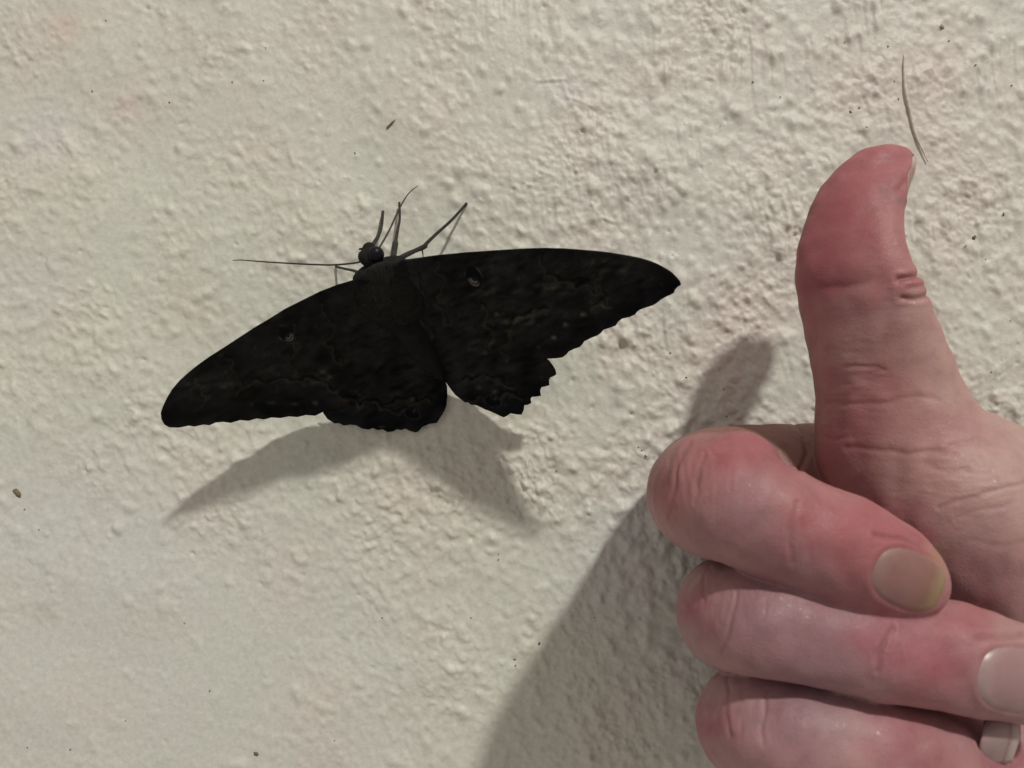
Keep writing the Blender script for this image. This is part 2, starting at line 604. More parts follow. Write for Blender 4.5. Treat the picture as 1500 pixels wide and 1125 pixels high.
FW_L = [(600, 470), (560, 420), (530, 408), (515, 412), (495, 418), (469, 428), (445, 440), (419, 453), (395, 468), (373, 481), (350, 496), (327, 511),
        (308, 523), (291, 535), (276, 547), (263, 559), (253, 571), (245, 584), (239, 597), (236, 606), (237, 615), (241, 622), (248, 626),
        (262, 626.5), (277, 623.5), (285, 625), (298, 622), (307, 623), (316, 619), (327, 618), (338, 619.5), (352, 615.5), (364, 616.5), (376, 613),
        (387, 614.5), (398, 611.5), (411, 612.5), (423, 610), (436, 611), (448, 608), (462, 609), (474, 603), (500, 597), (540, 560), (590, 500)]
HW_L = [(470, 596), (474, 606), (480, 614), (485, 617), (490, 620.5), (497, 620), (504, 623.5), (513, 622), (522, 623), (531, 628), (540, 629.5), (546, 627),
        (553, 630), (561, 629), (568, 633), (576, 632), (581, 629), (588, 630), (594, 628), (601, 631.5), (609, 633.5), (613, 632), (619, 625), (629, 621), (640, 619.5),
        (646, 610), (651, 602), (654, 594), (655.5, 580), (655, 566), (652, 558), (640, 530), (610, 490), (560, 480), (500, 540)]
HW_R = [(630, 500), (640, 540), (650, 556), (656, 564), (661, 571), (667, 578.5), (674, 584), (681, 589.5), (685, 589), (690, 593), (697, 593.5), (703, 596), (711, 600),
        (718, 602.5), (726, 606), (733, 609.5), (738, 611.5), (743, 609), (748, 605.5), (756, 607), (764, 607.5), (767, 601), (768, 593.5), (773, 593), (778, 590.5),
        (777, 585), (779, 581.5), (785, 581), (792, 580), (791, 573), (793, 567.5), (799, 566), (804.5, 564.5), (804, 558), (806, 553), (811, 551), (814.5, 549),
        (813.5, 543), (810, 537), (804, 529), (798, 524), (760, 470), (690, 440)]
FW_R = [(590, 440), (575, 395), (588, 382), (614, 378.5), (642, 374.5), (684, 370.5), (712, 368.5), (740, 366.5), (768, 365), (796, 364), (824, 364.8), (852, 366.8), (874, 368.5), (894, 371),
        (916, 374.5), (936, 378.5), (952, 383), (964, 388), (975, 394), (984, 400), (991, 407), (996, 413), (997.5, 417.5), (993, 420), (989, 424), (987, 429), (983, 431.5),
        (977, 434), (968, 439), (962, 444), (956, 447.5), (948, 450), (939, 453), (934, 456), (930, 461), (922, 464.5), (911, 467), (906, 471), (902, 477), (894, 480), (884, 483),
        (880, 488), (875, 491.5), (866, 495), (856, 500), (853, 504.5), (849, 508.5), (841, 511), (833, 515), (830, 519), (824, 523.5), (814, 525), (802, 525.5),
        (780, 520), (720, 520), (660, 530), (640, 540), (610, 480)]


def inside(poly, x, y):
    c = np.zeros(x.shape, bool)
    n = len(poly)
    for i in range(n):
        x0, y0 = poly[i]
        x1, y1 = poly[(i + 1) % n]
        c ^= ((y0 > y) != (y1 > y)) & (x < (x1 - x0) * (y - y0) / (y1 - y0 + 1e-12) + x0)
    return c


s_fine = spectral(512, 2.0, 2.2, 5, 10, 18, angle=math.radians(70), seed=31)
s_big = spectral(512, 2.0, 10, 14, 40, 50, angle=math.radians(60), seed=32)
s_pt = spectral(512, 2.0, 2.4, 2.4, 6, 6, seed=33)


def wing_color(px, py):
    a, b, c = sample(s_fine, 2.0, px, py), sample(s_big, 2.0, px, py), sample(s_pt, 2.0, px, py)
    v = 0.0096 + 0.0022 * a + 0.0017 * b
    v += 0.009 * np.clip(c - 1.2, 0, 2) * np.clip(0.4 + 0.5 * b, 0, 1.3)
    v = v * 1.18
    col = np.stack([v * 0.97, v * 0.99, v * 1.06], -1)
    # bands of brown-grey running across the wings, broken and waved
    fr = np.where(px > 600 + 0.35 * (py - 400), (px - 600) * 0.93 - (py - 400) * 0.36, (540 - px) * 0.80 + (py - 430) * 0.60) + 9 * b + 4 * a
    bd = np.sin(fr / 9.5) * 0.6 + np.sin(fr / 23.0 + 1.0)
    col *= (1 + 0.24 * bd * np.clip(0.7 + 0.4 * sample(s_big, 2.0, px + 200, py), 0.1, 1.4))[..., None]
    tan = np.clip(sample(s_big, 2.0, px * 0.8 + 55, py * 1.6 + 300) - 0.35, 0, 2) * np.clip(0.5 + 0.5 * a, 0, 1.6)
    zone = sum(k * np.exp(-((px - x) / rx) ** 2 - ((py - y) / ry) ** 2) for x, y, rx, ry, k in
               ((735, 470, 60, 50, 1.0), (860, 388, 45, 14, 0.7), (745, 382, 20, 14, 0.8), (800, 420, 60, 22, 0.6), (470, 550, 50, 28, 0.8), (310, 545, 55, 22, 0.6), (710, 575, 35, 18, 0.5), (590, 590, 45, 20, 0.4), (560, 440, 40, 30, .5)))
    col += (0.034 * tan * zone)[..., None] * np.array([1.0, 0.90, 0.68])
    # darker outer border of the wings
    edge = np.exp(-(seg_dist(px, py, [(245, 612), (300, 608), (380, 600), (470, 594)]) / 16) ** 2)
    edge += np.exp(-(seg_dist(px, py, [(985, 415), (920, 450), (850, 490), (810, 516)]) / 16) ** 2)
    edge += np.exp(-(seg_dist(px, py, [(800, 548), (775, 580), (740, 600), (690, 582)]) / 14) ** 2)
    edge += np.exp(-(seg_dist(px, py, [(500, 610), (560, 618), (620, 612), (648, 585)]) / 13) ** 2)
    e_ = np.clip(edge, 0, 1)[..., None]
    col = col * (1 - 0.55 * e_) + e_ * np.array([0.0, 0.0002, 0.0012])
    # dark waved lines
    jx = px + 3.0 * sample(s_pt, 2.0, px * 0.6, py * 0.6)
    jy = py + 3.0 * sample(s_pt, 2.0, px * 0.6 + 90, py * 0.6)
    for poly in ([(800, 452), (765, 458), (748, 472), (743, 488), (736, 503), (742, 520)], [(680, 556), (700, 550), (724, 553), (750, 566)],
                 [(350, 560), (400, 556), (440, 553), (470, 557), (494, 572)], [(640, 380), (648, 410), (640, 440), (655, 470)],
                 [(790, 372), (800, 400), (838, 415), (860, 412)], [(470, 440), (486, 470), (480, 500), (500, 530)],
                 [(560, 590), (580, 583), (600, 586), (618, 580), (634, 588)], [(500, 575), (525, 590), (548, 585), (575, 603), (600, 598)], [(690, 590), (708, 578), (726, 584), (742, 572), (760, 578)], [(610, 400), (622, 430), (614, 460), (632, 490)], [(880, 395), (872, 420), (884, 436), (870, 452)], [(430, 470), (436, 500), (425, 525), (432, 545)], [(290, 545), (300, 570), (292, 590)], [(700, 440), (716, 452), (708, 470), (726, 486), (716, 505)], [(330, 520), (350, 545), (345, 570)]):
        g = np.exp(-(seg_dist(jx, jy, poly) / 2.4) ** 2)[..., None]
        col *= 1 - 0.85 * g
        g2 = np.exp(-(seg_dist(jx, jy - 5, poly) / 2.4) ** 2)[..., None]
        col += g2 * np.array([0.017, 0.015, 0.0115])
    # paler streaks and dots
    for x, y, rx, ry, k in ((852, 460, 6, 3.2, .040), (827, 476, 4.5, 3.2, .034), (812, 495, 4, 2.6, .036), (787, 510, 5, 2.8, .022), (884, 449, 5, 3, .016),
                            (730, 459, 7, 4, .020), (742, 470, 8, 3, .012), (715, 474, 7, 5, .014), (745, 485, 5, 2, .018), (760, 408, 9, 4, .010), (805, 422, 16, 2.5, .010),
                            (830, 430, 12, 3, .008), (865, 385, 16, 6, .008), (690, 512, 6, 3, .012), (712, 516, 5, 3, .010),
                            (366, 592, 5, 2.5, .020), (397, 590, 5, 2.5, .026), (432, 592, 5, 2.5, .018), (463, 590, 5, 3, .022),
                            (470, 545, 8, 6, .022), (482, 553, 5, 3, .018), (320, 520, 12, 4, .008), (290, 560, 14, 5, .008), (350, 565, 18, 4, .007),
                            (722, 574, 7, 3, .010), (700, 568, 9, 4, .008), (600, 585, 8, 3, .010), (560, 626, 5, 1.5, .012), (440, 600, 4, 2, .010)):
        g = np.exp(-((px - x) / rx) ** 2 - ((py - y - 0.3 * (px - x) * 0) / ry) ** 2)
        col += (1.7 * g * k * np.clip(0.7 + 0.6 * c, 0.05, 1.9))[..., None] * np.array([1.0, 0.92, 0.72])
    # eye spots: nested rings, brighter low on the side away from the body
    for ex, ey, lx_, ly_, ra, rb, bx, by, k in ((694, 406, 0.42, 0.91, 18, 11.5, -0.30, 0.95, 1.0), (420, 490, 0.75, 0.66, 15, 10.5, 0.70, 0.71, 1.0), (604, 606, 0.9, 0.4, 12, 8, 0.2, -0.9, 0.28), (722, 588, 0.9, 0.3, 12, 8, 0.2, -0.9, 0.28)):
        dx, dy = px - ex, py - ey
        u, w = (dx * lx_ + dy * ly_) / ra, (-dx * ly_ + dy * lx_) / rb
        rr = np.hypot(u, w)
        m = sstep(1.15, 0.95, rr)[..., None]
        col = col * (1 - m) + m * np.array([0.0034, 0.0036, 0.0052])
        cs = (dx * bx + dy * by) / (np.hypot(dx, dy) + 1e-3)
        ring = np.exp(-((rr - 1.0) / 0.085) ** 2)
        arc = (np.exp(-((rr - 0.72) / 0.07) ** 2) + 1.2 * np.exp(-((rr - 0.46) / 0.08) ** 2)) * sstep(0.25, 0.85, cs)
        col += k * ((0.055 * ring * np.clip(0.75 + 0.5 * b + 0.3 * a, 0.05, 1.5))[..., None] * np.array([0.85, 0.92, 1.1]) + (0.13 * arc)[..., None] * np.array([1.0, 0.95, 0.84]))
        col += k * (0.014 * np.exp(-((rr - 0.2) / 0.16) ** 2) * sstep(0, 0.6, cs))[..., None] * np.array([1.0, 0.9, 0.7])
    return np.clip(col, 0.0022, 1)


def wing(name, poly, lift, parent, step=2.2):
    pb = []
    n = len(poly)
    for i in range(n):
        a, b = np.array(poly[i], float), np.array(poly[(i + 1) % n], float)
        k = max(1, int(round(np.hypot(*(b - a)) / 3.0)))
        for t in range(k):
            pb.append(a + (b - a) * t / k)
    pb = np.array(pb)
    lo, hi = pb.min(0), pb.max(0)
    gx, gy = np.meshgrid(np.arange(lo[0], hi[0], step), np.arange(lo[1], hi[1], step))
    gx[1::2] += step / 2
    gx, gy = gx.ravel(), gy.ravel()
    for ex, ey in ((694, 406), (420, 490)):          # finer mesh under the eye spots
        far = np.hypot(gx - ex, gy - ey) > 23
        ax_, ay_ = np.meshgrid(np.arange(ex - 23, ex + 23, 0.85), np.arange(ey - 23, ey + 23, 0.85))
        k_ = np.hypot(ax_ - ex, ay_ - ey) <= 22.4
        gx, gy = np.r_[gx[far], ax_[k_] + 0.003 * ay_[k_]], np.r_[gy[far], ay_[k_]]
    m = inside(pb, gx, gy)
    gx, gy = gx[m], gy[m]
    m = seg_dist(gx, gy, [tuple(p) for p in np.vstack([pb, pb[:1]])]) > 1.6
    pts = np.vstack([pb, np.c_[gx[m], gy[m]]])
    edges = [(i, (i + 1) % len(pb)) for i in range(len(pb))]
    v, _e, f, _a, _b, _c = delaunay_2d_cdt([Vector(p) for p in pts], edges, [], 1, 1e-4)
    v = np.array([tuple(q) for q in v])
    h = moth_h(v[:, 0], v[:, 1]) + lift
    # faint veins fanning out from the wing base
    h += 0.5 * sample(s_big, 2.0, v[:, 0], v[:, 1])
    w = P(v[:, 0], v[:, 1], h)
    fa = np.array([tuple(q) for q in f], int)
    a2 = (v[fa[:, 1], 0] - v[fa[:, 0], 0]) * (v[fa[:, 2], 1] - v[fa[:, 0], 1]) - (v[fa[:, 1], 1] - v[fa[:, 0], 1]) * (v[fa[:, 2], 0] - v[fa[:, 0], 0])
    fa[a2 > 0] = fa[a2 > 0][:, ::-1]
    o = mesh_obj(name, to_m(w), fa, MAT_WING, mode='sheet')
    color_attr(o, 'scales', wing_color(v[:, 0], v[:, 1]))
    s = o.modifiers.new('thickness', 'SOLIDIFY')
    s.thickness = 1.3 * U
    s.offset = -1
    keep_world(o, parent)
    return o


base_w = to_m(P(575, 430, 0.0))
moth = empty('moth', base_w)
tag(moth, 'large black moth with spread scalloped wings resting on the cream wall', 'moth')


def part(name, vf, mat, parent=moth, smooth=True):
    o = mesh_obj(name, vf[0], vf[1], mat, None, smooth)
    keep_world(o, parent)
    return o


tag(wing('hindwing', HW_L, -5, moth), 'hindwing on the left with rounded scalloped edge')
tag(wing('hindwing', HW_R, -6, moth), 'hindwing on the right with toothed ragged edge')
tag(wing('forewing', FW_L, 0, moth), 'forewing on the left, blunt tip pointing down')
tag(wing('forewing', FW_R, 1, moth), 'forewing on the right, long pointed tip')


def frame_from(a, b):
    d = b - a
    d /= np.linalg.norm(d)
    u = np.cross(d, np.array([0, 0, 1.0]))
    u /= np.linalg.norm(u)
    return [d, u, np.cross(u, d)]


def sub_part(name, vf, mat, parent_part):
    o = mesh_obj(name, vf[0], vf[1], mat)
    o.parent = parent_part           # parts sit at minus the moth's base, so their own space is the scene's
    return o


pa, pb_ = P(545, 388, 222), P(612, 490, 118)
TC = P(574, 433, float(moth_h(574, 433)) + 1.0)
thorax = part('thorax', blob(TC, frame_from(pa, pb_), (54, 42, 10)), MAT_FUR)
p1, p2 = P(590, 462, 132), P(648, 556, 22)
ab = catmull([(*(p1 * (1 - t) + p2 * t), r) for t, r in ((0, 22), (0.3, 21), (0.6, 17), (0.85, 10), (1.0, 3))], 4)
abdomen = part('abdomen', tube(ab, 14), MAT_FURD)
hd = P(542, 377, 216)
ax = frame_from(P(560, 410, 206), P(540, 368, 220))
head = part('head', blob(hd, ax, (13, 12.5, 11), 18, 10), MAT_FUR)
sub_part('crown', blob(P(540, 362.5, 216), ax, (6, 7.5, 6), 14, 8), MAT_FUR, head)
sub_part('eye', blob(P(551, 372.5, 225), ax, (9.5, 9.5, 9.0), 18, 12), MAT_EYE, head)
sub_part('eye', blob(P(533.5, 378, 213), ax, (9.0, 7.0, 8.5), 18, 12), MAT_EYE, head)
sub_part('palp', tube_px([(535, 364.5, 216, 2.2), (530, 364.5, 216, 1.8), (526, 365, 215, 1.2)], 3, 6), MAT_FUR, head)
collar = part('collar', blob(P(556, 396, 208), frame_from(P(580, 385, 208), P(530, 405, 208)), (34, 13, 13), 20, 10), MAT_FUR)

for pts, lb in (([(530, 383, 214, 1.3), (518, 385.5, 210, 1.4), (490, 388, 198, 1.4), (460, 387.5, 172, 1.3), (420, 385.5, 163, 1.2), (380, 383, 155, 1.0), (355, 381, 150, 0.8), (341, 381.5, 147, 0.55)],
             'antenna stretched out level to the left'),
            ([(553, 367, 216, 1.3), (561, 354, 212, 1.4), (571, 336, 204, 1.4), (582, 312, 190, 1.3), (592, 293, 172, 1.0), (601, 281, 166, 0.8), (612, 272.5, 160, 0.55)],
             'antenna curving up to the right')):
    tag(part('antenna', tube_px(pts, 6, 7), MAT_ANT), lb)

legs = (
    [(552, 372, 150, 3.2), (547, 359, 130, 3.0), (554, 346, 95, 2.8), (558.5, 331, 50, 2.6), (561, 310, 4, 2.2)],
    [(576, 383, 150, 4.0), (577, 371, 128, 4.6), (579, 358, 105, 4.6), (580, 352, 92, 2.8), (583, 335, 60, 2.2), (585.5, 320, 30, 2.0), (585, 297, 4, 1.8)],
    [(580, 382, 150, 4.2), (594, 374, 128, 4.0), (610, 366.5, 106, 3.4), (622, 361, 92, 4.0), (625, 356.5, 86, 2.8), (640, 342, 62, 2.4), (660, 324, 36, 2.2), (674, 309, 14, 2.0), (683.5, 298, 3, 2.0)],
    [(533, 402, 130, 2.6), (518, 396.5, 85, 2.2), (506, 394, 45, 2.0), (492, 390.5, 4, 1.8)],
    [(560, 470, 110, 3.0), (545, 505, 80, 2.8), (535, 540, 40, 2.4), (528, 570, 3, 2.0)],
    [(620, 470, 110, 3.0), (640, 500, 80, 2.8), (655, 525, 40, 2.4), (664, 545, 3, 2.0)])
for q in legs:
    lg = part('leg', tube_px(q, 4, 8), MAT_LIMB)
    if q[0][0] == 580:
        sub_part('spur', tube_px([(617.5, 364, 98, 1.3), (619, 369, 97, 1.1), (620, 377, 96, 0.5)], 3, 6), MAT_LIMB, lg)

# hair on thorax, collar and head: thin blades
hr = np.random.default_rng(5)
HV, HF = [], []
axis_d = (pb_ - pa) / np.linalg.norm(pb_ - pa)
ax_t = frame_from(pa, pb_)
for k in range(2200):
    if k % 3:
        c0, A, R = TC, ax_t, np.array((54, 42, 10.0))
    else:
        c0, A, R = P(556, 396, 208), frame_from(P(580, 385, 208), P(530, 405, 208)), np.array((34, 13, 13.0))
    d = hr.standard_normal(3)
    d /= np.linalg.norm(d)
    if d[2] < -0.2 and k % 3:
        d[2] *= -1
    root = c0 + A[0] * d[0] * R[0] + A[1] * d[1] * R[1] + A[2] * d[2] * R[2]
    nrm = A[0] * d[0] / R[0] + A[1] * d[1] / R[1] + A[2] * d[2] / R[2]
    nrm /= np.linalg.norm(nrm)
    dr = nrm * 0.30 + axis_d * 0.9 + 0.30 * hr.standard_normal(3)
    dr /= np.linalg.norm(dr)
    L = hr.uniform(4, 9)
    sd = np.cross(dr, nrm)
    sd /= np.linalg.norm(sd) + 1e-6
    i = len(HV)
    HV += [root - sd * 0.5, root + sd * 0.5, root + dr * L]
    HF.append((i, i + 1, i + 2))
fur = mesh_obj('fur', to_m(np.array(HV)), HF, MAT_FUR, mode='sheet')
keep_world(fur, moth)
fur['kind'] = 'stuff'

# ---------------------------------------------------------------- the hand: one signed distance field, one skin
gx = np.concatenate([np.arange(80, 560, 1.7), 560 + np.cumsum(1.7 * 1.05 ** np.arange(1, 75))])
gx = gx[gx < 1500]
gy = np.concatenate([np.arange(-320, 380, 1.7), 380 + np.cumsum(1.7 * 1.07 ** np.arange(1, 50))])
gy = gy[gy < 840]
gh = np.arange(4, 550, 2.4)
SD = np.full((len(gx), len(gy), len(gh)), 80.0, np.float32)


def smin(a, b, k):
    h = np.clip(0.5 + 0.5 * (b - a) / k, 0, 1)
    return b + (a - b) * h - k * h * (1 - h)


def chain_field(rows, k, twist=None):
    """rows (px, py, h, r px [, flatten]) -> local box and field of a smooth chain of tapered capsules"""
    q = np.array([r[:4] for r in rows], float)
    if len(q) > 4:
        q = catmull(q, 2)
        if twist is not None:
            twist = catmull(twist, 2)
    c = P(q[:, 0], q[:, 1], q[:, 2])
    r = q[:, 3] * (1 - q[:, 2] / F)
    mg = 30
    lo, hi = (c - r[:, None]).min(0) - mg, (c + r[:, None]).max(0) + mg
    if twist is not None:
        lo[2], hi[2] = lo[2] - 40, hi[2] + 40
    sl = tuple(slice(*np.searchsorted(g, (lo[i], hi[i]))) for i, g in enumerate((gx, gy, gh)))
    X, Y, Z = gx[sl[0]][:, None, None].astype(np.float32), gy[sl[1]][None, :, None].astype(np.float32), gh[sl[2]][None, None, :].astype(np.float32)
    out = None
    if twist is not None:      # lean and flatten the cross-section: one side nearer the viewer than the other
        yy = gy[sl[1]]
        o = np.argsort(c[:, 1])
        xa, ha, ka, fa_ = (np.interp(yy, c[o, 1], q_[o])[None, :, None].astype(np.float32) for q_ in (c[:, 0], c[:, 2], twist[:, 0], twist[:, 1]))
        Z = ha + (Z - ha - ka * (X - xa)) / fa_
    for i in range(max(1, len(c) - 1)):
        a, ra = c[i].astype(np.float32), r[i]
        if len(c) == 1:
            f = np.sqrt((X - a[0]) ** 2 + (Y - a[1]) ** 2 + (Z - a[2]) ** 2) - ra
        else:
            d = (c[i + 1] - c[i]).astype(np.float32)
            L2 = float(d @ d)
            t = ((X - a[0]) * d[0] + (Y - a[1]) * d[1] + (Z - a[2]) * d[2]) / L2
            # rounded cone: shift the foot point along the axis by the taper
            dr = float(r[i + 1] - ra)
            perp = np.sqrt(np.maximum((X - a[0]) ** 2 + (Y - a[1]) ** 2 + (Z - a[2]) ** 2 - t * t * L2, 0))
            L = math.sqrt(L2)
            if abs(dr) < L * 0.98:
                t = t + perp * dr / (L * math.sqrt(L2 - dr * dr)) * 1.0
            t = np.clip(t, 0, 1)
            f = np.sqrt((X - a[0] - t * d[0]) ** 2 + (Y - a[1] - t * d[1]) ** 2 + (Z - a[2] - t * d[2]) ** 2) - (ra + dr * t)
        f = f.astype(np.float32)
        out = f if out is None else smin(out, f, k)
    return sl, out


def add(rows, k_in, k_out, twist=None):
    sl, f = chain_field(rows, k_in, twist)
    SD[sl] = smin(SD[sl], f, k_out)


# palm, ball of the thumb, wrist and forearm (these melt together)
add([(1480, 720, 120, 90), (1500, 860, 120, 100), (1510, 980, 120, 100), (1510, 1100, 115, 95)], 30, 30)
add([(1500, 900, 200, 140), (1720, 960, 235, 190), (2000, 1040, 270, 200), (2500, 1180, 300, 230)], 40, 40)
add([(1432, 690, 185, 84), (1540, 770, 210, 110), (1800, 900, 240, 170)], 40, 40)
add([(1318, 650, 195, 104), (1382, 748, 215, 132), (1480, 850, 225, 150)], 40, 30)
# thumb
TH = [(1312, 650, 205, 108, .15, 1.0), (1294, 560, 222, 97, .35, .85), (1272, 478, 235, 90, .5, .75), (1250, 399, 240, 83, .55, .68), (1249, 343, 232, 72, .5, .68),
      (1259, 296, 220, 62, .4, .68), (1283, 256, 210, 47, .3, .7), (1314, 237, 206, 24, .1, .8)]
TW = []
for px, py, h, r, k, f in TH:
    s_ = 1 - h / F
    l_, r_ = px - r - CX, px + r - CX
    R = (r_ - l_) * s_ / (2 + (r_ + l_) * k / F)
    xc = l_ * (s_ + k * R / F) + R
    TW.append((xc / s_ + CX, py, h, R / s_))
add(TW, 4, 26, np.array([(q[4], q[5]) for q in TH]))
# web between thumb and index
add([(1330, 700, 140, 90), (1440, 720, 130, 95)], 20, 30)

FINGERS = {
    'index': [(1480, 735, 112, 85), (1260, 705, 98, 82), (1140, 706, 94, 84), (1056, 718, 102, 92), (1041, 722, 190, 87), (1037, 724, 290, 87), (1044, 728, 350, 87), (1070, 738, 385, 85), (1130, 763, 396, 83), (1190, 788, 400, 79), (1235, 806, 401, 81), (1285, 828, 400, 74), (1322, 847, 402, 61)],
    'middle': [(1500, 900, 112, 80), (1270, 893, 104, 76), (1150, 893, 115, 78), (1098, 896, 165, 80), (1078, 898, 235, 81), (1075, 899, 310, 81), (1086, 902, 355, 80), (1125, 910, 375, 79), (1200, 926, 380, 75), (1285, 944, 383, 79), (1345, 954, 383, 76), (1400, 962, 382, 78), (1470, 980, 376, 72), (1525, 997, 366, 62)],
    'ring': [(1500, 1060, 110, 75), (1270, 1056, 102, 72), (1160, 1058, 120, 76), (1115, 1060, 190, 80), (1103, 1060, 280, 81), (1112, 1062, 332, 80), (1155, 1072, 356, 79), (1270, 1096, 362, 78), (1350, 1113, 352, 76), (1422, 1106, 300, 62), (1482, 1100, 272, 54)],
    'little': [(1500, 1210, 108, 66), (1280, 1205, 100, 62), (1185, 1205, 125, 64), (1165, 1206, 190, 67), (1165, 1208, 270, 68), (1220, 1212, 318, 66), (1360, 1205, 330, 64), (1440, 1182, 325, 62), (1492, 1168, 314, 56)],
}
FINGERS['index'] = [(x, y, h + 36 * float(sstep(150, 330, h)), r) for x, y, h, r in FINGERS['index']]
for nm, up in (('middle', 46), ('ring', 56), ('little', 62)):
    FINGERS[nm] = [(x, y, h + up * float(sstep(140, 330, h)), r) for x, y, h, r in FINGERS[nm]]
for nm in ('little', 'ring', 'middle', 'index'):
    add(FINGERS[nm], 4, 2.0)
# the side bulge of the bent index knuckle
add([(1084, 690, 405, 58), (1084, 690, 365, 58)], 10, 8)


def surface_nets(D):
    inside_ = D < 0
    a = np.zeros(tuple(n - 1 for n in D.shape), np.int8)
    for i in (0, 1):
        for j in (0, 1):
            for k in (0, 1):
                a += inside_[i:i + a.shape[0], j:j + a.shape[1], k:k + a.shape[2]]
    act = (a > 0) & (a < 8)
    I, J, K = np.nonzero(act)
    vid = np.full(act.shape, -1, np.int32)
    vid[I, J, K] = np.arange(len(I))
    acc = np.zeros((len(I), 3))
    cnt = np.zeros(len(I))
    cor = [(0, 0, 0), (1, 0, 0), (0, 1, 0), (1, 1, 0), (0, 0, 1), (1, 0, 1), (0, 1, 1), (1, 1, 1)]
    for e0 in range(8):
        for ax_ in range(3):
            c0 = cor[e0]
            if c0[ax_]:
                continue
            c1 = list(c0)
            c1[ax_] = 1
            d0 = D[I + c0[0], J + c0[1], K + c0[2]]
            d1 = D[I + c1[0], J + c1[1], K + c1[2]]
            m = (d0 < 0) != (d1 < 0)
            t = np.where(m, d0 / np.where(m, d0 - d1, 1), 0)
            pos = np.zeros((len(I), 3))
            for q, g in enumerate((gx, gy, gh)):
                base = (I, J, K)[q]
                p0 = g[base + c0[q]]
                pos[:, q] = p0 if q != ax_ else p0 + t * (g[base + 1] - p0)
            acc[m] += pos[m]
            cnt[m] += 1
    verts = acc / cnt[:, None]
    quads = []
    for ax_ in range(3):
        o1, o2 = [(1, 2), (2, 0), (0, 1)][ax_]
        s0 = [slice(None)] * 3
        s1 = [slice(None)] * 3
        s0[ax_] = slice(0, -1)
        s1[ax_] = slice(1, None)
        A, B = inside_[tuple(s0)], inside_[tuple(s1)]
        for flip, m in ((False, A & ~B), (True, ~A & B)):
            idx3 = np.array(np.nonzero(m))
            ok = (idx3[o1] > 0) & (idx3[o2] > 0) & (idx3[o1] < D.shape[o1] - 1) & (idx3[o2] < D.shape[o2] - 1)
            idx3 = idx3[:, ok]
            v = []
            for u, w in ((0, 0), (1, 0), (1, 1), (0, 1)):
                q = idx3.copy()
                q[o1] -= u
                q[o2] -= w
                v.append(vid[q[0], q[1], q[2]])
            q = np.stack(v, -1)
            quads.append(q[:, ::-1] if flip else q)
    return verts, np.vstack(quads)


hv, hq = surface_nets(SD)
# gentle relaxation of the grid steps
nbr_a = np.concatenate([hq[:, 0], hq[:, 1], hq[:, 2], hq[:, 3]])
nbr_b = np.concatenate([hq[:, 1], hq[:, 2], hq[:, 3], hq[:, 0]])
aa, bb = np.concatenate([nbr_a, nbr_b]), np.concatenate([nbr_b, nbr_a])


def relax(v, it, f=0.5):
    n = len(v)
    c = np.bincount(aa, minlength=n)[:, None]
    for _ in range(it):
        s = np.stack([np.bincount(aa, weights=v[bb, i], minlength=n) for i in range(3)], -1) / c
        v = v + f * (s - v)
    return v


hv = relax(hv, 9)


def normals(v):
    n = np.cross(v[hq[:, 2]] - v[hq[:, 0]], v[hq[:, 3]] - v[hq[:, 1]])
    out = np.zeros_like(v)
    for i in range(4):
        for k in range(3):
            out[:, k] += np.bincount(hq[:, i], weights=n[:, k], minlength=len(v))
    return out / (np.linalg.norm(out, axis=1)[:, None] + 1e-9)


# orient outwards (in working units the grid gradient points out)
hn = normals(hv)
ctr = P(1150, 800, 150)
probe = np.argmax(hv[:, 2])
if hn[probe, 2] < 0:
    hq = hq[:, ::-1]
    hn = normals(hv)


def photo_xy(v):
    s = 1 - v[:, 2] / F
    return v[:, 0] / s + CX, v[:, 1] / s + CY


hpx, hpy = photo_xy(hv)
facing = sstep(-0.15, 0.25, hn[:, 2])

